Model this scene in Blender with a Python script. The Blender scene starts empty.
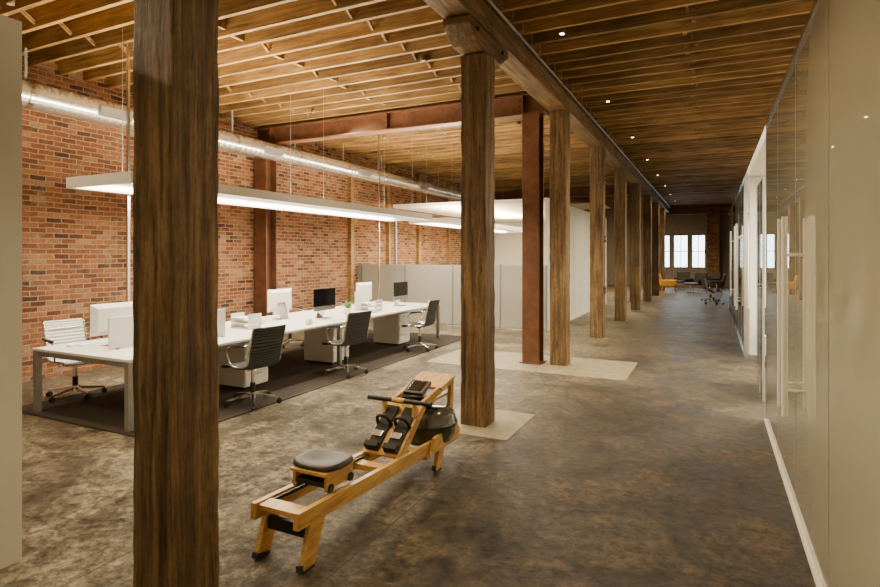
import bpy, bmesh, math, random
from mathutils import Vector, Matrix
random.seed(4)
V=Vector
# ------------------------------------------------------------------ materials
def newmat(name):
    m=bpy.data.materials.new(name); m.use_nodes=True
    nt=m.node_tree; b=nt.nodes['Principled BSDF']; return m,nt,b
def ramp(nt,fac,stops):
    r=nt.nodes.new('ShaderNodeValToRGB'); e=r.color_ramp.elements
    while len(e)<len(stops): e.new(.5)
    for i,(p,c) in enumerate(stops):
        e[i].position=p; e[i].color=(*c,1)
    nt.links.new(fac,r.inputs[0]); return r.outputs[0]
def coords(nt,scale=(1,1,1),out='Object'):
    t=nt.nodes.new('ShaderNodeTexCoord'); mp=nt.nodes.new('ShaderNodeMapping')
    mp.inputs['Scale'].default_value=scale
    nt.links.new(t.outputs[out],mp.inputs[0]); return mp.outputs[0]
def noise(nt,vec,scale,detail=6,rough=.6,dist=0):
    n=nt.nodes.new('ShaderNodeTexNoise'); n.inputs['Scale'].default_value=scale
    n.inputs['Detail'].default_value=detail; n.inputs['Roughness'].default_value=rough
    n.inputs['Distortion'].default_value=dist
    nt.links.new(vec,n.inputs['Vector']); return n.outputs[0]
def bump(nt,b,h,strength=.3,dist=.02):
    n=nt.nodes.new('ShaderNodeBump'); n.inputs['Strength'].default_value=strength
    n.inputs['Distance'].default_value=dist
    nt.links.new(h,n.inputs['Height']); nt.links.new(n.outputs[0],b.inputs['Normal'])
def mixc(nt,fac,a,c,mode='MIX'):
    n=nt.nodes.new('ShaderNodeMix'); n.data_type='RGBA'; n.blend_type=mode
    for s,v in ((0,fac),(6,a),(7,c)):
        if isinstance(v,(int,float)): n.inputs[s].default_value=v
        elif isinstance(v,tuple): n.inputs[s].default_value=(*v,1)
        else: nt.links.new(v,n.inputs[s])
    return n.outputs[2]
def math_(nt,op,a,b=None,c=None,clamp=False):
    n=nt.nodes.new('ShaderNodeMath'); n.operation=op; n.use_clamp=clamp
    for i,v in enumerate((a,b,c)):
        if v is None: continue
        if isinstance(v,(int,float)): n.inputs[i].default_value=v
        else: nt.links.new(v,n.inputs[i])
    return n.outputs[0]
def plain(name,col,rough=.5,metal=0,nscale=8,amt=.12,bmp=0):
    m,nt,b=newmat(name)
    v=coords(nt); n=noise(nt,v,nscale)
    d=tuple(c*(1-amt) for c in col); l=tuple(min(1,c*(1+amt)) for c in col)
    nt.links.new(ramp(nt,n,[(.3,d),(.7,l)]),b.inputs['Base Color'])
    b.inputs['Roughness'].default_value=rough; b.inputs['Metallic'].default_value=metal
    if bmp: bump(nt,b,n,bmp,.01)
    return m
def wood(name,dark,mid,light,grain=(14,14,.8),rough=.6,bmp=.5,perboard=None,cracks=False,knock=.55):
    m,nt,b=newmat(name)
    v=coords(nt,grain); g=noise(nt,v,2.2,8,.65,.6)
    c=ramp(nt,g,[(.32,dark),(.5,mid),(.68,light)])
    big=noise(nt,coords(nt),1.6,5)
    c=mixc(nt,knock,c,ramp(nt,big,[(.35,(.45,.4,.36)),(.62,(1.1,1.08,1.05))]),'MULTIPLY')
    h=g
    if cracks:
        g2=noise(nt,coords(nt,tuple(x*1.7 for x in grain)),3,4,.5,1.2)
        ck=ramp(nt,g2,[(.33,(.15,.13,.11)),(.39,(1,1,1))])
        c=mixc(nt,.7,c,ck,'MULTIPLY'); 
        h=math_(nt,'ADD',g,math_(nt,'MULTIPLY',ck,1.0))
        sp=noise(nt,coords(nt,(6,6,3)),6,8,.8)
        c=mixc(nt,.5,c,ramp(nt,sp,[(.38,(.4,.37,.34)),(.6,(1.15,1.12,1.1))]),'MULTIPLY')
    if perboard:
        t=nt.nodes.new('ShaderNodeTexCoord'); s=nt.nodes.new('ShaderNodeSeparateXYZ')
        nt.links.new(t.outputs['Object'],s.inputs[0])
        q=math_(nt,'FLOOR',math_(nt,'DIVIDE',s.outputs[perboard[0]],perboard[1]))
        w=nt.nodes.new('ShaderNodeTexWhiteNoise'); w.noise_dimensions='1D'
        nt.links.new(q,w.inputs['W'])
        c=mixc(nt,.85,c,ramp(nt,w.outputs[0],[(0,(.42,.38,.34)),(1,(1.2,1.12,1.05))]),'MULTIPLY')
    nt.links.new(c,b.inputs['Base Color']); b.inputs['Roughness'].default_value=rough
    bump(nt,b,h,bmp,.012)
    return m
def emis(name,col,st):
    m,nt,b=newmat(name); b.inputs['Base Color'].default_value=(*col,1)
    b.inputs['Emission Color'].default_value=(*col,1); b.inputs['Emission Strength'].default_value=st
    return m

M_col=wood('timber_rough',(.055,.032,.014),(.19,.115,.046),(.35,.235,.105),grain=(11,11,.6),bmp=.7,cracks=True)
M_beam=wood('timber_beam_mat',(.06,.034,.014),(.19,.112,.042),(.33,.21,.09),grain=(11,.6,11),cracks=True)
M_joist=wood('joist_wood',(.18,.105,.034),(.39,.25,.092),(.58,.40,.17),grain=(.8,14,14),bmp=.3,perboard=(1,.36))
M_deck=wood('deck_boards',(.11,.062,.02),(.25,.155,.052),(.40,.26,.10),grain=(14,.8,14),bmp=.3,perboard=(0,.14))
M_rower=wood('ash_wood',(.42,.22,.055),(.6,.35,.10),(.74,.47,.16),grain=(20,2,20),rough=.35,bmp=.05,knock=.25)
M_rust=plain('red_oxide_steel',(.16,.072,.038),.42,.25,5,.35,.1)
M_white=plain('white_laminate',(.78,.77,.73),.35,0,3,.03)
M_paint=plain('painted_drywall',(.66,.63,.54),.7,0,2,.04,.03)
M_whitewall=plain('white_wall',(.78,.76,.7),.7,0,2,.03)
M_grey=plain('grey_steel',(.35,.35,.34),.4,.6)
M_seam=plain('dark_joint_gasket',(.10,.09,.075),.6)
M_alu=plain('polished_aluminium',(.75,.75,.75),.2,1,5,.05)
M_brush=plain('brushed_steel',(.95,.94,.9),.4,.15,5,.03)
M_black=plain('black_plastic',(.012,.012,.013),.45)
M_rubber=plain('black_rubber',(.015,.015,.015),.8)
M_seat=plain('seat_foam',(.025,.023,.022),.5)
M_screen=plain('black_screen',(.006,.006,.008),.08)
M_mesh=plain('grey_mesh_fabric',(.03,.032,.03),.7,0,60,.3)
M_wmesh=plain('white_mesh_fabric',(.7,.68,.62),.6,0,60,.1)
M_rug=plain('dark_carpet',(.028,.02,.013),.95,0,80,.4,.2)
M_led=emis('led_diffuser',(1,.92,.75),14)
M_bulb=emis('downlight_lens',(1,.86,.6),30)
M_lens=plain('frosted_lens',(.4,.35,.25),.3)
M_yellow=plain('yellow_fabric',(.75,.4,.05),.8)
M_dkfab=plain('charcoal_fabric',(.05,.045,.04),.85)
M_leaf=plain('leaf_green',(.08,.2,.04),.5)
M_pot=plain('ceramic_white',(.75,.74,.7),.3)

# galvanised duct
m,nt,b=newmat('galvanised_spiral'); M_duct=m
w=nt.nodes.new('ShaderNodeTexWave'); w.bands_direction='Y'; w.inputs['Scale'].default_value=2.6
w.inputs['Distortion'].default_value=.3
nt.links.new(coords(nt,(.25,1,.25)),w.inputs[0])
n=noise(nt,coords(nt),9)
nt.links.new(ramp(nt,n,[(.3,(.76,.75,.72)),(.7,(.95,.94,.91))]),b.inputs['Base Color'])
b.inputs['Metallic'].default_value=.85; b.inputs['Roughness'].default_value=.22
bump(nt,b,w.outputs[1],.5,.01)

# brick
def brick(name,sw):
    m,nt,b=newmat(name)
    t=nt.nodes.new('ShaderNodeTexCoord'); s=nt.nodes.new('ShaderNodeSeparateXYZ'); cb=nt.nodes.new('ShaderNodeCombineXYZ')
    nt.links.new(t.outputs['Object'],s.inputs[0])
    nt.links.new(s.outputs[1 if sw=='x' else 0],cb.inputs[0]); nt.links.new(s.outputs[2],cb.inputs[1])
    vec=cb.outputs[0]
    wob=nt.nodes.new('ShaderNodeTexNoise'); wob.inputs['Scale'].default_value=7
    nt.links.new(vec,wob.inputs[0])
    va=nt.nodes.new('ShaderNodeVectorMath'); va.operation='MULTIPLY_ADD'
    nt.links.new(wob.outputs['Color'],va.inputs[0]); va.inputs[1].default_value=(.035,.026,0); nt.links.new(vec,va.inputs[2])
    br=nt.nodes.new('ShaderNodeTexBrick'); nt.links.new(va.outputs[0],br.inputs['Vector'])
    br.inputs['Color1'].default_value=(0,0,0,1); br.inputs['Color2'].default_value=(1,1,1,1); br.inputs['Mortar'].default_value=(.5,.5,.5,1)
    br.inputs['Scale'].default_value=1; br.inputs['Mortar Size'].default_value=.009; br.inputs['Mortar Smooth'].default_value=.5
    br.inputs['Brick Width'].default_value=.205; br.inputs['Row Height'].default_value=.072
    br.inputs['Bias'].default_value=0
    bc=ramp(nt,br.outputs[0],[(0,(.08,.034,.02)),(.2,(.22,.078,.032)),(.55,(.33,.125,.046)),(.85,(.42,.185,.075)),(1,(.40,.27,.155))])
    n1=noise(nt,vec,1.1,5); n2=noise(nt,vec,26,4)
    bc=mixc(nt,.6,bc,ramp(nt,n1,[(.37,(.5,.45,.42)),(.62,(1.15,1.1,1.05))]),'MULTIPLY')
    bc=mixc(nt,.5,bc,ramp(nt,n2,[(.35,(.4,.36,.33)),(.65,(1.25,1.22,1.2))]),'MULTIPLY')
    n3=noise(nt,vec,2.6,9,.8)
    bc=mixc(nt,ramp(nt,n3,[(.53,(0,0,0)),(.7,(.6,.6,.6))]),bc,(.46,.35,.22))
    col=mixc(nt,math_(nt,'MULTIPLY',br.outputs['Fac'],.85),bc,(.42,.33,.22))
    nt.links.new(col,b.inputs['Base Color']); b.inputs['Roughness'].default_value=.85
    h=math_(nt,'SUBTRACT',n2,math_(nt,'MULTIPLY',br.outputs['Fac'],1.5))
    bump(nt,b,h,.8,.016)
    return m
M_brick=brick('red_brick','x'); M_brick2=brick('red_brick_cross','y')

# concrete floor
m,nt,b=newmat('aged_concrete'); M_floor=m
v=coords(nt)
n1=noise(nt,v,.5,6,.65,.6); n2=noise(nt,v,2.9,15,.8,.9); n3=noise(nt,v,14,12,.84); n4=noise(nt,v,1.2,12,.76,1.2)
s=nt.nodes.new('ShaderNodeSeparateXYZ'); nt.links.new(v,s.inputs[0])
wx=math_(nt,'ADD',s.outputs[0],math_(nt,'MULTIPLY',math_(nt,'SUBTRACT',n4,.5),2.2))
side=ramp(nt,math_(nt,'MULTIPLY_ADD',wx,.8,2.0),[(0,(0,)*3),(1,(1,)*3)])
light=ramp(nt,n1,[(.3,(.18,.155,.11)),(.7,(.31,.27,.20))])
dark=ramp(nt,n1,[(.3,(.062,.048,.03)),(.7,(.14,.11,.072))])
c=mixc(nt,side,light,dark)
c=mixc(nt,1.0,c,ramp(nt,n2,[(.40,(.34,.31,.27)),(.5,(.88,.86,.83)),(.58,(1.55,1.5,1.4))]),'MULTIPLY')
c=mixc(nt,1.0,c,ramp(nt,n3,[(.42,(.34,.33,.31)),(.56,(1.4,1.38,1.32))]),'MULTIPLY')
c=mixc(nt,.7,c,ramp(nt,n4,[(.44,(.42,.38,.32)),(.52,(1.12,1.12,1.08))]),'MULTIPLY')
def joint(coord,pos,wd=.007):
    return math_(nt,'LESS_THAN',math_(nt,'ABSOLUTE',math_(nt,'SUBTRACT',coord,pos)),wd)
j=joint(s.outputs[0],-1.82)
for p in (-3.0,-4.3): j=math_(nt,'MAXIMUM',j,joint(s.outputs[0],p))
my=math_(nt,'PINGPONG',s.outputs[1],2.1)
j=math_(nt,'MAXIMUM',j,math_(nt,'LESS_THAN',my,.006))
c=mixc(nt,math_(nt,'MULTIPLY',j,.6),c,(.03,.025,.018))
nt.links.new(c,b.inputs['Base Color'])
nt.links.new(ramp(nt,n2,[(.4,(.28,)*3),(.6,(.55,)*3)]),b.inputs['Roughness'])
hh=math_(nt,'ADD',math_(nt,'ADD',n2,math_(nt,'MULTIPLY',n3,.5)),math_(nt,'MULTIPLY',n4,.8)); bump(nt,b,hh,1.0,.07)
m,nt,b=newmat('new_concrete'); M_pad=m
n=noise(nt,coords(nt),7,10,.75)
nt.links.new(ramp(nt,n,[(.35,(.2,.17,.115)),(.65,(.34,.29,.205))]),b.inputs['Base Color']); b.inputs['Roughness'].default_value=.6

# frosted glass (satin film behind a glossy face)
def frosted(name,col,trans,ior=1.45,rough=.03,extra=0):
    m,nt,b=newmat(name)
    out=nt.nodes['Material Output']; nt.nodes.remove(b)
    d=nt.nodes.new('ShaderNodeBsdfDiffuse'); d.inputs[0].default_value=(*col,1)
    t=nt.nodes.new('ShaderNodeBsdfTranslucent'); t.inputs[0].default_value=(*col,1)
    mx=nt.nodes.new('ShaderNodeMixShader'); mx.inputs[0].default_value=trans
    nt.links.new(d.outputs[0],mx.inputs[1]); nt.links.new(t.outputs[0],mx.inputs[2])
    g=nt.nodes.new('ShaderNodeBsdfGlossy'); g.inputs['Roughness'].default_value=rough
    f=nt.nodes.new('ShaderNodeFresnel'); f.inputs[0].default_value=ior
    fac=math_(nt,'ADD',f.outputs[0],extra,clamp=True)
    m2=nt.nodes.new('ShaderNodeMixShader')
    nt.links.new(fac,m2.inputs[0]); nt.links.new(mx.outputs[0],m2.inputs[1]); nt.links.new(g.outputs[0],m2.inputs[2])
    nt.links.new(m2.outputs[0],out.inputs[0]); return m
M_frost=frosted('frosted_glass',(.74,.69,.56),.75,1.6,.008,.2)
M_frost2=frosted('frosted_screen',(.6,.59,.52),.45)
m,nt,b=newmat('clear_glass'); M_glass=m
out=nt.nodes['Material Output']; nt.nodes.remove(b)
tr=nt.nodes.new('ShaderNodeBsdfTransparent'); tr.inputs[0].default_value=(.93,.95,.93,1)
g=nt.nodes.new('ShaderNodeBsdfGlossy'); g.inputs['Roughness'].default_value=.02
f=nt.nodes.new('ShaderNodeFresnel'); f.inputs[0].default_value=1.4
mx=nt.nodes.new('ShaderNodeMixShader'); nt.links.new(f.outputs[0],mx.inputs[0]); nt.links.new(tr.outputs[0],mx.inputs[1]); nt.links.new(g.outputs[0],mx.inputs[2])
nt.links.new(mx.outputs[0],out.inputs[0])
m,nt,b=newmat('water_tank'); M_tank=m
b.inputs['Base Color'].default_value=(.07,.068,.06,1); b.inputs['Roughness'].default_value=.06; b.inputs['Coat Weight'].default_value=.5

# ------------------------------------------------------------------ mesh builder
class MB:
    def __init__(s): s.v=[];s.f=[];s.fm=[];s.sm=[];s.mats=[]
    def mi(s,m):
        if m not in s.mats: s.mats.append(m)
        return s.mats.index(m)
    def add(s,vs,fs,m,smooth=False):
        o=len(s.v); s.v+= [tuple(v) for v in vs]; k=s.mi(m)
        for f in fs: s.f.append([o+i for i in f]); s.fm.append(k); s.sm.append(smooth)
    def box(s,a,b,m):
        x0,y0,z0=a;x1,y1,z1=b
        vs=[(x0,y0,z0),(x1,y0,z0),(x1,y1,z0),(x0,y1,z0),(x0,y0,z1),(x1,y0,z1),(x1,y1,z1),(x0,y1,z1)]
        s.add(vs,[(0,3,2,1),(4,5,6,7),(0,1,5,4),(1,2,6,5),(2,3,7,6),(3,0,4,7)],m)
    def bar(s,p0,p1,w,h,m,up=(0,0,1),w1=None,h1=None):
        p0=V(p0);p1=V(p1);d=(p1-p0).normalized();up=V(up)
        if abs(d.dot(up))>.98: up=V((0,1,0))
        sd=d.cross(up).normalized();u=sd.cross(d)
        w1=w if w1 is None else w1;h1=h if h1 is None else h1
        vs=[]
        for p,ww,hh in((p0,w,h),(p1,w1,h1)):
            for a,c in((-1,-1),(1,-1),(1,1),(-1,1)): vs.append(p+sd*a*ww/2+u*c*hh/2)
        s.add(vs,[(0,3,2,1)[::-1],(4,5,6,7)[::-1],(0,1,5,4)[::-1],(1,2,6,5)[::-1],(2,3,7,6)[::-1],(3,0,4,7)[::-1]],m)
    def cyl(s,p0,p1,r0,m,r1=None,n=16,caps=True):
        r1=r0 if r1 is None else r1
        p0=V(p0);p1=V(p1);d=(p1-p0).normalized()
        a=d.orthogonal().normalized();c=d.cross(a)
        vs=[];
        for p,r in((p0,r0),(p1,r1)):
            for i in range(n):
                t=2*math.pi*i/n; vs.append(p+a*math.cos(t)*r+c*math.sin(t)*r)
        s.add(vs,[(i,(i+1)%n,n+(i+1)%n,n+i) for i in range(n)],m,True)
        if caps: s.add(vs,[tuple(range(n))[::-1],tuple(range(n,2*n))],m)
    def tube(s,pts,r,m,n=8,closed=False):
        pts=[V(p) for p in pts];vs=[];N=len(pts);a=None
        for k,p in enumerate(pts):
            if closed: d=(pts[(k+1)%N]-pts[k-1]).normalized()
            else: d=(pts[min(k+1,N-1)]-pts[max(k-1,0)]).normalized()
            if a is None: a=d.orthogonal().normalized()
            else: a=(a-d*a.dot(d)).normalized()
            c=d.cross(a)
            for i in range(n):
                t=2*math.pi*i/n; vs.append(p+a*math.cos(t)*r+c*math.sin(t)*r)
        fs=[]
        for k in range(N if closed else N-1):
            q=(k+1)%N
            for i in range(n): fs.append((k*n+i,k*n+(i+1)%n,q*n+(i+1)%n,q*n+i))
        if not closed: fs+= [tuple(range(n))[::-1],tuple(range((N-1)*n,N*n))]
        s.add(vs,fs,m,True)
    def lathe(s,prof,c,m,n=24):
        vs=[];c=V(c)
        for r,z in prof:
            for i in range(n):
                t=2*math.pi*i/n; vs.append(c+V((r*math.cos(t),r*math.sin(t),z)))
        fs=[(k*n+i,k*n+(i+1)%n,(k+1)*n+(i+1)%n,(k+1)*n+i) for k in range(len(prof)-1) for i in range(n)]
        s.add(vs,fs,m,True)
    def prism(s,poly,x0,x1,m):   # poly in (y,z), extruded along x
        n=len(poly); vs=[(x0,y,z) for y,z in poly]+[(x1,y,z) for y,z in poly]
        s.add(vs,[tuple(range(n)),tuple(range(n,2*n))[::-1]]+[(i,n+i,n+(i+1)%n,(i+1)%n) for i in range(n)],m)
    def build(s,name,loc=(0,0,0),rz=0,bevel=0,seg=2):
        me=bpy.data.meshes.new(name); me.from_pydata(s.v,[],s.f)
        for mt in s.mats: me.materials.append(mt)
        me.polygons.foreach_set('material_index',s.fm); me.polygons.foreach_set('use_smooth',s.sm)
        bm=bmesh.new(); bm.from_mesh(me); bmesh.ops.recalc_face_normals(bm,faces=bm.faces); bm.to_mesh(me); bm.free()
        me.update()
        o=bpy.data.objects.new(name,me); bpy.context.collection.objects.link(o)
        o.location=loc;o.rotation_euler=(0,0,rz)
        if bevel:
            md=o.modifiers.new('bevel','BEVEL');md.width=bevel;md.segments=seg;md.limit_method='ANGLE';md.angle_limit=math.radians(50)
        return o
def dup(o,loc,rz=0):
    n=bpy.data.objects.new(o.name.split('.')[0],o.data); bpy.context.collection.objects.link(n)
    n.location=loc;n.rotation_euler=(0,0,rz)
    for md in o.modifiers:
        k=n.modifiers.new(md.name,md.type);k.width=md.width;k.segments=md.segments;k.limit_method=md.limit_method;k.angle_limit=md.angle_limit
    return n
def B(name,a,b,m,bevel=0):
    k=MB();k.box(a,b,m);return k.build(name,bevel=bevel)

XL=-8.3; XR=6.0; YB=-2.6; YF=33.0; ZD=4.53; ZJ=4.25; ZB=3.92
# ------------------------------------------------------------------ shell
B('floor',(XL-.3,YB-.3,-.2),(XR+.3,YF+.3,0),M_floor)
B('wall_left',(XL-.3,YB-.3,0),(XL,YF+.3,ZD+.1),M_brick)
B('wall_back',(XL,YB-.3,0),(XR+.3,YB,ZD+.1),M_paint)
B('wall_right',(XR,YB,0),(XR+.3,YF+.3,ZD+.1),M_whitewall)
# far wall with windows
wins=[(-2.75,-2.05),(-1.9,-1.15),(-1.0,-.3),(.8,1.5),(1.6,2.3),(2.7,3.5)]
wins.sort(); k=MB(); z0,z1=1.0,2.8; x=XL
M_far=plain('far_plaster',(.34,.31,.26),.8)
for a,c in wins:
    k.box((x,YF,z0),(a,YF+.3,z1),M_far); x=c
k.box((x,YF,z0),(XR,YF+.3,z1),M_far)
k.box((XL,YF,0),(XR,YF+.3,z0),M_far); k.box((XL,YF,z1),(XR,YF+.3,ZD+.1),M_far)
k.build('wall_far')
for i,(a,c) in enumerate(wins):
    k=MB(); t=.05; y0,y1=YF+.05,YF+.12
    k.box((a,y0,z0),(a+t,y1,z1),M_black);k.box((c-t,y0,z0),(c,y1,z1),M_black)
    k.box((a+t,y0,z0),(c-t,y1,z0+t),M_black);k.box((a+t,y0,z1-t),(c-t,y1,z1),M_black)
    k.box((a+t,y0,(z0+z1)/2-.02),(c-t,y1,(z0+z1)/2+.02),M_black)
    k.box(((a+c)/2-.015,y0,z0+t),((a+c)/2+.015,y1,z1-t),M_black)
    k.box((a+t,y0+.03,z0+t),(c-t,y0+.035,z1-t),M_glass)
    k.build('window_%d'%(i+1))
B('brick_pier',(-.25,YF-.5,0),(.35,YF-.002,ZJ),M_brick2,.01)

# ceiling deck + joists
B('ceiling',(XL,YB,ZD),(XR,YF,ZD+.1),M_deck)
k=MB(); y=YB+.15; i=0; SP=.36
while y<YF-.1:
    j=random.uniform(-.015,.015)
    k.box((XL,y+j,ZJ+random.uniform(0,.012)),(-1.95,y+j+.05,ZD),M_joist)
    k.box((-2.3,y+j+.06,ZJ+random.uniform(0,.012)),(XR,y+j+.11,ZD),M_joist)
    for bx in (-6.9,-5.2,-3.6,-.3,1.2,3.9):
        o=.07*(i%2)+random.uniform(-.03,.03)
        if bx in(-6.9,-3.6,1.2) or i%3==0:
            k.bar((bx+o,y+.05,ZJ+.05),(bx+o,y+SP,ZD-.03),.04,.03,M_joist,up=(1,0,0))
            k.bar((bx+o+.045,y+.05,ZD-.03),(bx+o+.045,y+SP,ZJ+.05),.04,.03,M_joist,up=(1,0,0))
        else:
            k.box((bx+o,y+.05,ZJ+.06),(bx+o+.045,y+SP,ZD),M_joist)
    y+=SP;i+=1
k.build('ceiling_joists')

# ------------------------------------------------------------------ timber columns + beam
def column(y,s,xr,top,mat,nm='timber_column',sd=0):
    rnd=random.Random(sd); bm=bmesh.new()
    n=40; r=[]
    for q in range(n+1):
        z=top*q/n; ring=[]
        for a,c in ((0,0),(1,0),(1,1),(0,1)):
            ring.append(bm.verts.new((xr-s+a*s+rnd.uniform(-.004,.004),y+c*s+rnd.uniform(-.004,.004),z)))
        r.append(ring)
    for q in range(n):
        for e in range(4): bm.faces.new((r[q][e],r[q][(e+1)%4],r[q+1][(e+1)%4],r[q+1][e]))
    bm.faces.new(r[0][::-1]);bm.faces.new(r[-1])
    me=bpy.data.meshes.new(nm);bm.to_mesh(me);bm.free();me.materials.append(mat)
    o=bpy.data.objects.new(nm,me);bpy.context.collection.objects.link(o)
    md=o.modifiers.new('bevel','BEVEL');md.width=.012;md.segments=2;md.limit_method='ANGLE';md.angle_limit=math.radians(50)
    return o
cols=[(1.6,.25,-2.01),(5.14,.27,-2.0),(8.53,.26,-2.0),(11.75,.27,-2.0),(15.0,.27,-2.0),(18.2,.27,-2.0),(21.7,.27,-2.0),(25.0,.27,-2.0),(28.3,.27,-2.0)]
for q,(y,s,xr) in enumerate(cols):
    top=3.70
    if q>=2: top=ZB
    column(y,s,xr,top,M_col,sd=q)
    if q>=2: continue
    L=.55; w=.27; k=MB(); zt=ZB-.006
    k.prism([(y+s/2-L,zt),(y+s/2-L,3.84),(y+s/2-L*.6,3.71),(y+s/2+L*.6,3.71),(y+s/2+L,3.84),(y+s/2+L,zt)],xr-s/2-w/2,xr-s/2+w/2,M_beam)
    for dy in (-.35,.35):
        k.cyl((xr-s/2+w/2,y+s/2+dy,3.84),(xr-s/2+w/2+.02,y+s/2+dy,3.84),.022,M_black,n=10)
    k.build('timber_corbel',bevel=.012)
k=MB()
for z in (.9,1.95,3.2):
    k.box((-1.995,11.79,z),(-1.98,11.98,z+.16),M_rust)
    for dz in(.04,.12): k.cyl((-1.98,11.88,z+dz),(-1.965,11.88,z+dz),.018,M_black,n=8)
k.build('steel_plate')
k=MB(); ys=[YB]+[c[0]+c[1]/2 for c in cols]+[YF]
for a,c in zip(ys[:-1],ys[1:]):
    j=random.uniform(-.01,.01); k.box((-2.28+j,a+.004,ZB),(-1.99+j,c-.004,ZJ),M_beam)
k.build('timber_beam',bevel=.012)
k=MB(); k.cyl((-1.94,YB,4.16),(-1.94,YF,4.16),.016,M_grey,n=8)
for y in range(0,33,2): k.box((-1.98,y,4.13),(-1.92,y+.03,4.19),M_grey)
k.build('electrical_conduit')

# steel frame
def hbeam(k,p0,p1,w,h,m,vert=False):
    p0=V(p0);p1=V(p1)
    if vert:
        k.box((p0.x-w/2,p0.y-h/2,p0.z),(p0.x+w/2,p0.y-h/2+.022,p1.z),m)
        k.box((p0.x-w/2,p0.y+h/2-.022,p0.z),(p0.x+w/2,p0.y+h/2,p1.z),m)
        k.box((p0.x-.01,p0.y-h/2+.022,p0.z),(p0.x+.01,p0.y+h/2-.022,p1.z),m)
        k.box((p0.x-w/2-.04,p0.y-h/2-.04,p0.z),(p0.x+w/2+.04,p0.y+h/2+.04,p0.z+.02),m)
    else:
        k.box((p0.x,p0.y-w/2,p0.z),(p1.x,p0.y+w/2,p0.z+.025),m)
        k.box((p0.x,p0.y-w/2,p0.z+h-.025),(p1.x,p0.y+w/2,p0.z+h),m)
        k.box((p0.x,p0.y-.012,p0.z+.025),(p1.x,p0.y+.012,p0.z+h-.025),m)
for yy in (8.62,21.4):
    k=MB(); hbeam(k,(XL,yy,3.91),(-2.3,yy,3.91),.24,.33,M_rust)
    for xx in (-7.9,-5.2,-2.7):   # web stiffeners
        k.box((xx,yy-.11,3.935),(xx+.015,yy+.11,4.215),M_rust)
        for dz in(.08,.16,.24): k.cyl((xx-.06,yy-.03,3.91+dz),(xx-.06,yy-.012,3.91+dz),.014,M_black,n=8)
    k.build('steel_beam')
    k=MB(); hbeam(k,(-2.55,yy,0),(-2.55,yy,3.91),.27,.27,M_rust,True)
    k.build('steel_column')
    k=MB(); hbeam(k,(-8.1,yy,0),(-8.1,yy,3.91),.32,.3,M_rust,True); k.build('steel_column')
k=MB(); hbeam(k,(-1.9,31.5,3.8),(XR,31.5,3.8),.24,.33,M_rust);k.build('steel_beam')
for y in (11.75,13.6,15.4,17.6):
    k=MB(); k.box((XL,y,0),(XL+.1,y+.14,ZJ),M_joist); k.build('wall_stud',bevel=.004)

# floor pads, rug
B('concrete_pad',(-4.1,7.9,0),(-1.05,9.3,.004),M_pad)
B('concrete_pad',(-2.55,4.87,0),(-1.69,5.8,.004),M_pad)
B('desk_rug',(-6.95,3.45,0),(-4.5,10.7,.012),M_rug)

# ------------------------------------------------------------------ left drywall partition
B('wall_partition',(-3.66,YB,0),(-3.46,1.79,3.0),M_paint)

# ------------------------------------------------------------------ duct
k=MB(); X=-7.6;Z=3.68;r=.165
k.cyl((X,YB+.1,Z),(X,17.3,Z),r,M_duct,n=32)
y=-1.0
while y<17.3:
    k.cyl((X,y,Z),(X,y+.05,Z),r+.012,M_alu,n=32); 
    k.box((X-.004,y+.01,Z+r),(X+.004,y+.04,ZJ),M_grey)
    y+=1.65
k.cyl((X,17.3,Z),(X,17.55,Z),r,M_duct,r*.7,n=32)
for y in (4.8,7.9,11.,14.):
    k.box((X+r-.02,y,Z-.09),(X+r+.03,y+.45,Z+.04),M_grey)
k.build('air_duct')

# ------------------------------------------------------------------ pendants
LC=(1,.78,.48)
def area(name,loc,sx,sy,power,col=LC,rot=(0,0,0)):
    l=bpy.data.lights.new(name,'AREA');l.shape='RECTANGLE';l.size=sx;l.size_y=sy;l.energy=power;l.color=col
    o=bpy.data.objects.new(name,l);bpy.context.collection.objects.link(o);o.location=loc;o.rotation_euler=rot;return o
def spot(name,loc,power,ang=100,blend=.8,rot=(0,0,0),col=LC,size=.06):
    l=bpy.data.lights.new(name,'SPOT');l.energy=power;l.spot_size=math.radians(ang);l.spot_blend=blend;l.color=col;l.shadow_soft_size=size
    o=bpy.data.objects.new(name,l);bpy.context.collection.objects.link(o);o.location=loc;o.rotation_euler=rot;return o
def pendant(x0,x1,y0,y1,z):
    k=MB();w=.05;h=.11
    k.box((x0,y0,z),(x0+w,y1,z+h),M_white);k.box((x1-w,y0,z),(x1,y1,z+h),M_white)
    k.box((x0+w,y0,z),(x1-w,y0+w,z+h),M_white);k.box((x0+w,y1-w,z),(x1-w,y1,z+h),M_white)
    k.box((x0+w,y0+w,z+.06),(x1-w,y1-w,z+.08),M_white)
    for a in (x0+w+.03,x1-w-.12): k.box((a,y0+w+.03,z+.015),(a+.09,y1-w-.03,z+.06),M_led)
    for yy in (y0+.5,(y0+y1)/2,y1-.5):
        for xx in (x0+.2,x1-.2): k.cyl((xx,yy,z+.08),(xx,yy,ZJ+.03),.003,M_grey,n=6)
    k.build('pendant_light')
    cx,cy=(x0+x1)/2,(y0+y1)/2
    area('pendant_uplight_lamp',(cx,cy,z+.13),x1-x0-.1,y1-y0-.1,560,rot=(math.pi,0,0),col=(1,.80,.53))
    for a in (x0+.13,x1-.12): area('pendant_downlight_lamp',(a,cy,z+.008),.09,y1-y0-.2,190,col=(1,.86,.65))
pendant(-6.23,-5.18,3.65,10.3,2.42)
pendant(-6.23,-5.18,11.2,17.5,2.42)

for y in (4.44,10.1):
    k=MB();k.box((-6.36,y-.015,.702),(-6.33,y+.015,ZJ+.02),M_alu);k.box((-6.38,y-.04,.70),(-6.30,y+.04,.75),M_white);k.build('power_pole')

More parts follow.
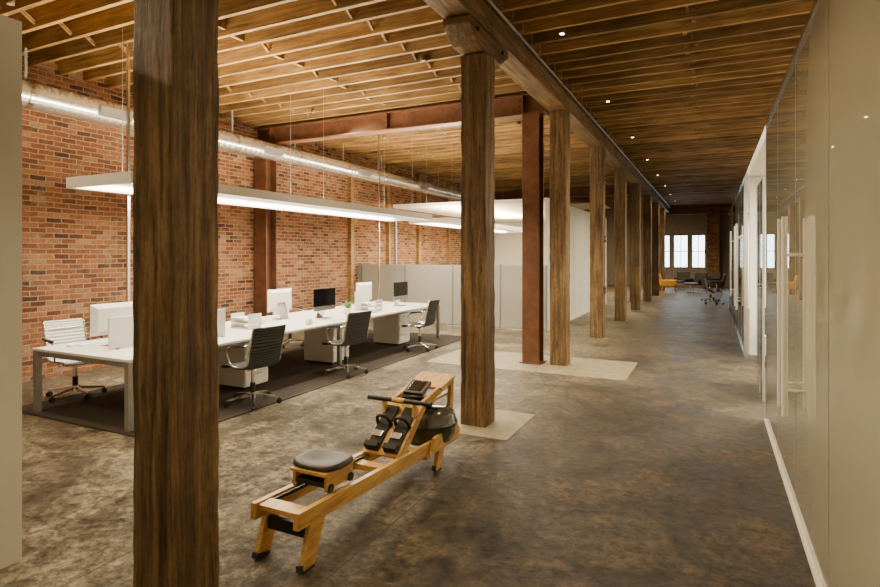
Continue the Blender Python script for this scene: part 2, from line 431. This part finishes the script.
# ------------------------------------------------------------------ desk
def desk(x0,x1,y0,y1,h=.70):
    k=MB(); k.box((x0,y0,h-.03),(x1,y1,h),M_white)
    n=4
    for i in range(n+1):
        y=y0+.03+(y1-y0-.06)*i/n
        if i in(0,2,4):
            for x in (x0+.04,x1-.04): k.box((x-.03,y-.03,.012),(x+.03,y+.03,h-.03),M_grey)
            k.box((x0+.07,y-.02,h-.08),(x1-.07,y+.02,h-.03),M_grey)
    for x in (x0+.3,x1-.3): k.box((x-.025,y0+.05,h-.08),(x+.025,y1-.05,h-.03),M_grey)
    k.build('office_desk',bevel=.004)
desk(-6.57,-4.99,3.5,10.3)
def pedestal(x,y):
    k=MB();k.box((x-.28,y-.2,.05),(x+.28,y+.2,.6),M_white)
    for z in (.08,.26,.44): k.box((x+.28,y-.19,z),(x+.295,y+.19,z+.15),M_white); k.box((x+.295,y-.06,z+.11),(x+.305,y+.06,z+.12),M_grey)
    for a in(-.22,.22):
        for c in(-.15,.15): k.cyl((x+a,y+c,.012),(x+a,y+c,.05),.02,M_black,n=10)
    k.build('drawer_pedestal',bevel=.004)
pedestal(-5.5,5.4);pedestal(-5.5,7.2);pedestal(-5.5,9.2)

def computer(x,y,rz,name='desktop_computer',z=.70):
    # screen faces local -y
    k=MB()
    k.box((-.27,-.012,.13),(.27,.0,.20),M_alu)
    k.box((-.27,-.012,.20),(.27,.0,.47),M_screen)
    k.add([(-.27,0,.13),(.27,0,.13),(.27,0,.47),(-.27,0,.47),(-.2,.03,.18),(.2,.03,.18),(.2,.03,.42),(-.2,.03,.42)],
          [(0,1,5,4),(1,2,6,5),(2,3,7,6),(3,0,4,7),(4,5,6,7)],M_white)
    k.bar((0,.02,.28),(0,.1,.008),.18,.01,M_alu,up=(0,1,0))
    k.box((-.1,-.09,0),(.1,.11,.008),M_alu)
    k.box((-.22,-.38,0),(.2,-.26,.012),M_white)
    k.box((.25,-.36,0),(.3,-.27,.02),M_white)
    return k.build(name,(x,y,z),rz)
P=math.pi
computer(-5.95,4.0,-P/2); computer(-6.05,6.75,-P/2); computer(-6.05,9.1,-P/2)
computer(-5.5,7.15,P/2); computer(-5.5,9.55,P/2)
def divider(x,y,l=.28):
    k=MB();k.box((x-.01,y-l,.70),(x+.01,y+l,1.04),M_white)
    for d in(-l*.7,l*.7): k.box((x-.05,y+d-.015,.70),(x+.05,y+d+.015,.715),M_grey)
    k.build('desk_divider',bevel=.003)
divider(-5.70,4.05);divider(-5.4,4.85,.2);divider(-5.78,8.6,.2)
def tray(x,y):
    k=MB()
    for z in (0,.07,.14):
        k.box((x-.16,y-.12,.70+z),(x+.16,y+.12,.708+z),M_white)
        k.box((x-.16,y-.12,.70+z),(x-.152,y+.12,.76+z),M_white); k.box((x+.152,y-.12,.70+z),(x+.16,y+.12,.76+z),M_white)
    k.build('paper_tray')
tray(-5.75,5.75);tray(-5.5,8.5)
def mug(x,y):
    k=MB(); k.lathe([(0,.003),(.036,.0),(.04,.01),(.042,.095),(.037,.095),(.035,.012),(0,.01)],(x,y,.70),M_pot)
    k.tube([(x+.04,y,.775),(x+.06,y,.772),(x+.068,y,.75),(x+.06,y,.728),(x+.04,y,.722)],.005,M_pot,6)
    k.build('coffee_mug')
mug(-5.2,4.1);mug(-5.2,6.4);mug(-5.25,8.2);mug(-6.2,5.6);mug(-5.9,6.2)
k=MB(); c=(-5.55,7.85,.70)
k.lathe([(0,0),(.05,0),(.065,.1),(.055,.1),(.045,.08),(0,.08)],c,M_pot)
for i in range(26):
    a=random.uniform(0,2*P);r=random.uniform(.05,.13);h=random.uniform(.12,.24);w=.018
    p0=V(c)+V((0,0,.08));p1=V(c)+V((r*.5*math.cos(a),r*.5*math.sin(a),h*.8));p2=V(c)+V((r*math.cos(a),r*math.sin(a),h))
    s=V((-math.sin(a),math.cos(a),0))*w
    k.add([p0-s*.2,p0+s*.2,p1+s,p1-s,p2],[(0,1,2,3),(3,2,4)],M_leaf)
k.build('potted_plant')

# ------------------------------------------------------------------ office chairs
def catmull(P_,n):
    P_=[V(p) for p in P_];o=[];Q=[P_[0]*2-P_[1]]+P_+[P_[-1]*2-P_[-2]]
    for i in range(1,len(Q)-2):
        for j in range(n):
            t=j/n;a,b_,c,d=Q[i-1],Q[i],Q[i+1],Q[i+2]
            o.append(.5*((2*b_)+(-a+c)*t+(2*a-5*b_+4*c-d)*t*t+(-a+3*b_-3*c+d)*t**3))
    o.append(P_[-1]);return o
def chair_mesh(fab):
    k=MB()  # faces +y
    prof=catmull([(0,-.29,.90),(0,-.255,.77),(0,-.215,.62),(0,-.20,.52),(0,-.15,.455),(0,-.02,.44),(0,.12,.455),(0,.22,.45),(0,.25,.42)],8)
    N=len(prof);vt=[];
    W=.215
    for i,p in enumerate(prof):
        d=(prof[min(i+1,N-1)]-prof[max(i-1,0)]).normalized(); nn=V((0,-d.z,d.y))
        if nn.z<0 and i>N//2: nn=-nn
        off=.006*(1 if i%2 else -1)
        for x in (-W,-W*.5,0,W*.5,W):
            sag=-.012*(1-(x/W)**2)
            q=p+nn*(off+sag); vt.append((x,q.y,q.z))
    nb=len(vt)
    for i,p in enumerate(prof):
        d=(prof[min(i+1,N-1)]-prof[max(i-1,0)]).normalized(); nn=V((0,-d.z,d.y))
        if nn.z<0 and i>N//2: nn=-nn
        off=.006*(1 if i%2 else -1)-.014
        for x in (-W,-W*.5,0,W*.5,W):
            q=p+nn*(off-.012*(1-(x/W)**2)); vt.append((x,q.y,q.z))
    fs=[]
    for i in range(N-1):
        for j in range(4):
            a=i*5+j; fs.append((a,a+1,a+6,a+5)); fs.append((nb+a,nb+a+5,nb+a+6,nb+a+1))
    for j in range(4): fs.append((j,nb+j,nb+j+1,j+1)); a=(N-1)*5+j; fs.append((a,a+1,nb+a+1,nb+a))
    k.add(vt,fs,fab)
    for sx in (-1,1):
        x=sx*(W+.008)
        k.tube([(x,p.y,p.z) for p in prof[::2]],.011,M_alu,8)
        k.tube(catmull([(x,-.235,.70),(sx*.26,-.2,.70),(sx*.27,-.05,.68),(sx*.27,.06,.66),(sx*.27,.10,.60),(sx*.25,.06,.47),(x,.0,.435)],5),.011,M_alu,8)
        k.bar((sx*.27,-.16,.705),(sx*.27,.05,.685),.035,.02,M_black)
    k.cyl((-W,-.26,.80),(W,-.26,.80),.009,M_alu,n=8)
    k.bar((-W,.02,.425),(W,.02,.425),.05,.018,M_alu,up=(0,0,1)); k.bar((-W,-.12,.44),(W,-.12,.44),.03,.015,M_alu)
    k.cyl((0,0,.38),(0,0,.425),.06,M_alu,.05);k.cyl((0,0,.2),(0,0,.4),.02,M_alu);k.cyl((0,0,.07),(0,0,.24),.03,M_black)
    k.cyl((0,0,.065),(0,0,.13),.042,M_alu,.035)
    k.bar((.05,.05,.40),(.22,.07,.395),.012,.008,M_black)
    for i in range(5):
        a=2*P*i/5+.3;c,s_=math.cos(a),math.sin(a)
        k.bar((c*.03,s_*.03,.105),(c*.30,s_*.30,.072),.035,.035,M_alu,w1=.022,h1=.016)
        k.cyl((c*.30,s_*.30,.04),(c*.30,s_*.30,.075),.01,M_black,n=8)
        for t in (-.018,.018):
            p=V((c*.30-s_*t,s_*.30+c*t,.028)); d=V((-s_,c,0))*.008
            k.cyl(p-d,p+d,.028,M_black,n=14)
    return k
ch=chair_mesh(M_mesh).build('office_chair',(-4.70,4.80,.012),P/2-.12)
dup(ch,(-4.70,6.6,.012),P/2-.2); dup(ch,(-4.70,8.85,.012),P/2+.05)
cw=chair_mesh(M_wmesh).build('office_chair',(-6.85,4.12,.012),-P/2-.1)
cw.name='office_chair.003'
dup(cw,(-7.1,6.3,0),-P/2+.2); dup(cw,(-7.1,8.2,0),-P/2); dup(cw,(-7.1,9.6,0),-P/2)
dup(ch,(.05,21.5,0),-P/2); dup(ch,(-.05,23.0,0),-P/2+.4); dup(ch,(1.0,9.7,0),P+.5)

# ------------------------------------------------------------------ rowing machine (local y = long axis)
k=MB(); R=M_rower
def rz_(y): return .33-.11*y/2.0
for sx in (-1,1):
    x=sx*.15
    k.bar((x,0,rz_(0)-.045),(x,2.03,rz_(2.03)-.045),.035,.09,R)
    k.bar((x-sx*.03,.12,rz_(.12)-.02),(x-sx*.03,1.05,rz_(1.05)-.02),.02,.02,M_black)
    k.bar((sx*.155,.17,.26),(sx*.16,.07,.0),.034,.12,R,up=(0,1,0),h1=.09)
    k.bar((sx*.155,.073,.03),(sx*.16,.065,0),.038,.11,M_rubber,up=(0,1,0))
    k.bar((sx*.175,1.72,.2),(sx*.18,1.62,0),.032,.1,R,up=(0,1,0),h1=.08)
    k.bar((sx*.175,1.635,.03),(sx*.18,1.62,0),.036,.095,M_rubber,up=(0,1,0))
    k.prism([(1.5,.17),(1.98,.15),(2.03,.22),(1.96,.30),(1.55,.28)],sx*.19-.014,sx*.19+.014,R)
    k.bar((sx*.13,1.12,.24),(sx*.13,1.52,.56),.028,.06,R)
    k.bar((sx*.13,1.48,.545),(sx*.13,2.0,.645),.028,.06,R)
    k.bar((sx*.13,1.97,.26),(sx*.13,2.0,.66),.03,.06,R,up=(0,1,0))
k.box((-.13,.02,.29),(.13,.12,.318),R)
k.box((-.14,.10,.15),(.14,.13,.22),M_black)
k.box((-.17,.92,.21),(.17,1.0,.25),R)
k.box((-.19,1.98,.16),(.19,2.02,.24),R)
k.box((-.16,1.5,.12),(.16,1.56,.17),R)
k.bar((0,1.75,.615),(0,2.03,.668),.32,.022,R)
# seat
k.box((-.11,.30,.345),(.11,.56,.375),M_black)
for sx in (-1,1):
    for yy in (.33,.53): k.cyl((sx*.10,yy,.338),(sx*.135,yy,.338),.026,M_black,n=14)
    k.box((sx*.115-.012,.30,.33),(sx*.115+.012,.56,.42),R)
k.box((-.13,.28,.415),(.13,.58,.435),R)
def seatlayer(z,sc): return [(sc*.17*math.copysign(abs(math.cos(t))**.6,math.cos(t)),.43+sc*.14*math.copysign(abs(math.sin(t))**.6,math.sin(t)),z+(.012*(abs(math.cos(t)))*sc if z>.46 else 0)) for t in [2*P*i/28 for i in range(28)]]
L_=[(.435,.9),(.442,1.0),(.455,1.0),(.463,.93),(.463,.7),(.453,.35),(.45,.01)]
vs=[p for z,sc in L_ for p in seatlayer(z,sc)]
k.add(vs,[(a*28+i,a*28+(i+1)%28,(a+1)*28+(i+1)%28,(a+1)*28+i) for a in range(len(L_)-1) for i in range(28)]+[tuple(range(28))],M_seat,True)
# footboard + pads
k.bar((0,1.08,.27),(0,1.46,.555),.30,.018,R)
for sx in (-1,1):
    x=sx*.078
    k.bar((x,1.10,.31),(x,1.40,.535),.105,.022,M_rubber)
    k.bar((x,1.075,.315),(x,1.11,.34),.11,.06,M_rubber)
    k.tube(catmull([(x-.06,1.27,.43),(x-.045,1.235,.49),(x,1.22,.51),(x+.045,1.235,.49),(x+.06,1.27,.43)],4),.014,M_black,6)
    k.bar((x,1.16,.37),(x,1.2,.40),.075,.03,M_alu)
# handle
k.cyl((-.27,1.34,.60),(.27,1.34,.60),.017,M_black,n=14)
k.cyl((-.05,1.34,.60),(.05,1.34,.60),.021,R,n=14)
k.bar((0,1.34,.595),(0,1.62,.53),.03,.004,M_black)
for sx in(-1,1): k.bar((sx*.13,1.34,.42),(sx*.13,1.36,.585),.025,.04,R,up=(0,1,0))
# monitor
k.bar((0,1.56,.60),(0,1.72,.665),.17,.03,M_black); k.bar((0,1.58,.622),(0,1.70,.674),.12,.006,M_screen)
# tank
k.lathe([(0,.17),(.18,.17),(.225,.20),(.24,.26),(.245,.31),(.25,.315),(.25,.335),(.245,.34),(.235,.40),(.19,.44),(0,.45)],(0,1.8,0),M_tank,40)
k.lathe([(.246,.312),(.258,.315),(.258,.335),(.246,.338)],(0,1.8,0),M_black,40)
k.cyl((0,1.8,.45),(0,1.8,.53),.05,M_black)
k.bar((0,1.62,.53),(0,1.98,.53),.24,.02,R)
k.cyl((-.13,1.62,.545),(.13,1.62,.545),.025,M_black,n=14)
k.build('rowing_machine',(-2.13,2.33,.0),0,bevel=.004)

# ------------------------------------------------------------------ right glass partition
GX=.5;GH=3.0
def panel(name,y0,y1,m,top=GH,x=GX):
    return B(name,(x,y0,.03),(x+.014,y1,top),m)
for a,c,nm in ((YB,.9,'wall_glass'),(.92,2.1,'glass_panel'),(2.12,3.2,'glass_panel'),(3.22,4.38,'door_1'),(4.40,5.5,'door_2'),(5.52,6.6,'glass_panel')):
    panel(nm,a,c,M_frost)
k=MB()
for y in (.9,2.1,3.2,4.38,5.5): k.box((GX+.003,y,.03),(GX+.011,y+.02,GH),M_seam)
k.box((GX-.004,6.6,.03),(GX+.02,6.615,GH),M_alu)
k.build('trim_3')
B('baseboard_right',(GX-.02,YB,0),(GX+.04,6.6,.03),M_whitewall)
B('trim_1',(GX-.015,YB,GH),(GX+.035,20.5,GH+.04),M_alu)
def handle(y,x=GX,z0=.65,z1=1.95):
    k=MB();k.cyl((x-.075,y,z0),(x-.075,y,z1),.018,M_brush,n=12)
    for z in (z0+.17,z1-.25): k.cyl((x-.07,y,z),(x,y,z),.01,M_brush,n=10)
    k.cyl((x+.09,y,z0),(x+.09,y,z1),.018,M_brush,n=12)
    for z in (z0+.17,z1-.25): k.cyl((x+.014,y,z),(x+.09,y,z),.01,M_brush,n=10)
    k.build('door_handle')
handle(4.26);handle(4.52)
for i,(a,c) in enumerate([(10.7,12.0),(12.03,13.3),(13.33,14.6),(14.63,17.5),(17.53,20.5)]):
    panel('glass_panel',a,c,M_glass)
    B('trim_4',(GX-.006,c,.03),(GX+.022,c+.03,GH),M_grey)
B('baseboard_glass',(GX-.02,10.7,0),(GX+.04,20.5,.03),M_alu)
B('trim_2',(GX-.02,10.66,0),(GX+.04,10.7,GH),M_alu)
k=MB();k.box((GX+.03,7.5,.02),(GX+.045,8.5,2.6),M_glass);k.box((GX+.025,7.47,.0),(GX+.05,7.5,2.62),M_grey);k.build('door_3')
for a in (12.2,13.1,16.0): handle(a,z1=2.3)
# office behind glass
B('wall_office',(GX+.08,10.9,0),(4.0,11.02,GH),M_whitewall)
B('wall_office_rear',(4.0,YB,0),(4.12,20.5,GH),M_whitewall)
B('wall_office_end',(GX+.08,20.4,0),(4.0,20.5,GH),M_whitewall)
B('ceiling_office',(GX+.04,YB,GH+.04),(4.12,20.5,GH+.12),M_whitewall)
for y in (0.5,3.5,6.5,9.3,12.5,16,19):
    k=MB();k.box((1.9,y-.6,GH-.02),(2.2,y+.6,GH+.04),M_white);k.box((1.93,y-.57,GH-.03),(2.17,y+.57,GH-.02),M_led);k.build('ceiling_panel_or_fill')
    area('office_glow_fill_lamp',(2.05,y,GH-.035),.24,1.1,330 if y<8 else 260,col=(1,.86,.62))  # unseen panels and lamps, added so the frosted glass glows from behind
k=MB();k.box((1.9,-1,GH+.12),(2.0,19,GH+.17),M_white);k.build('added_uplight_strip')  # added strip, hidden above the office, carries the fill uplight
area('ceiling_fill_uplight_lamp',(1.95,9,GH+.18),.08,19,190,rot=(math.pi,0,0))  # added fill that brightens the right bay joists

# corridor downlights, then added fill spots
def downlight(x,y,p,ang=110,rot=(0,0,0),vis=True):
    k=MB();k.lathe([(.03,-.012),(.04,-.012),(.04,.06),(.0,.06)],(x,y,ZJ),M_beam,16);k.cyl((x,y,ZJ-.01),(x,y,ZJ-.006),.026,M_bulb if vis else M_lens,n=16);k.build('ceiling_spot_or_fill')
    spot('ceiling_spot_or_fill_lamp',(x,y,ZJ-.03),p,ang,rot=rot)
for y in [0.1+3.15*i for i in range(10)]: downlight(-1.55,y,240)
for y in (1.0,3.2,5.6,8.0,10.4,12.8,15.2): downlight(-6.4,y,380,120,(0,math.radians(-35),0),False)  # added wall-wash fill for the brick, lenses left unlit
for y in (2.2,6.5,10.5): downlight(-3.4,y,250,vis=False)  # added fill spots left of the columns, lenses left unlit
downlight(-.6,29.5,300,120,vis=False)  # added fill spot over the lounge, lens left unlit

# ------------------------------------------------------------------ meeting area mid-left
k=MB();k.box((XL,12.2,.05),(-3.3,12.22,1.46),M_frost2)
for x in (-8.2,-6.9,-5.6,-4.4,-3.32): k.box((x,12.18,0),(x+.03,12.24,1.48),M_grey)
k.box((XL,12.19,.02),(-3.3,12.23,.05),M_grey);k.build('privacy_screen')
B('wall_meeting_room',(-3.36,12.3,0),(-3.3,20.0,2.9),M_whitewall)
B('wall_meeting_room_end',(-7.6,20.0,0),(-3.3,20.08,2.9),M_whitewall)
k=MB();k.box((-7.3,12.3,2.9),(-3.3,20.08,2.98),M_whitewall)
k.box((-7.28,12.32,0),(-7.23,12.37,2.9),M_grey)
k.build('ceiling_meeting_room')
for y in (14,17):
    area('meeting_room_lamp',(-4.2,y,2.88),.3,1.6,60)
    k=MB(); k.box((-4.37,y-.85,2.885),(-4.03,y+.85,2.9),M_white)
    k.build('ceiling_panel_or_fill')
for p in ((-5.0,26),):
    area('lounge_lamp',(p[0],p[1],3.9),1.2,3,400)
    k=MB();k.box((p[0]-.65,p[1]-1.55,3.91),(p[0]+.65,p[1]+1.55,3.97),M_white)
    for a in(-.5,.5):
        for c in(-1.4,1.4):k.cyl((p[0]+a,p[1]+c,3.97),(p[0]+a,p[1]+c,ZJ+.02),.006,M_grey,n=6)
    k.build('pendant_panel_light')

# lounge furniture
def lounge(x,y,rz,m):
    k=MB()
    k.box((-.32,-.3,.3),(.32,.32,.42),m);k.bar((0,-.3,.36),(0,-.42,.85),.62,.1,m,up=(0,1,0))
    for s in(-1,1):
        k.box((s*.36-.04,-.32,.3),(s*.36+.04,.3,.58),m)
        for t in(-.26,.26): k.cyl((s*.3,t,.3),(s*.34,t*1.15,0),.018,M_rower,.012,n=8)
    k.build('lounge_chair',(x,y,0),rz,bevel=.03)
lounge(-1.75,27.2,-P/2,M_yellow);lounge(-.7,28.7,P*.8,M_dkfab);lounge(.1,27.2,P/2,M_dkfab);lounge(-1.3,30.6,P,M_dkfab);lounge(-.1,30.2,P*.7,M_dkfab)
def table(x,y):
    k=MB();k.cyl((0,0,.42),(0,0,.45),.3,M_black,n=28);k.cyl((0,0,.02),(0,0,.42),.02,M_alu);k.cyl((0,0,0),(0,0,.02),.18,M_alu,n=24);k.build('side_table',(x,y,0))
table(-.85,27.3);table(-1.6,29.3)

# ------------------------------------------------------------------ world + camera
w=bpy.data.worlds.new('sky');bpy.context.scene.world=w;w.use_nodes=True
bg=w.node_tree.nodes['Background'];bg.inputs[0].default_value=(.78,.88,1,1);bg.inputs[1].default_value=9.0
cam=bpy.data.cameras.new('camera');co=bpy.data.objects.new('camera',cam);bpy.context.collection.objects.link(co)
co.location=(0,0,1.7);co.rotation_euler=(math.radians(90),0,math.atan(272/560))
cam.sensor_width=36;cam.lens=560/880*36;cam.shift_y=-38.5/880;cam.clip_start=.05;cam.clip_end=200
bpy.context.scene.camera=co
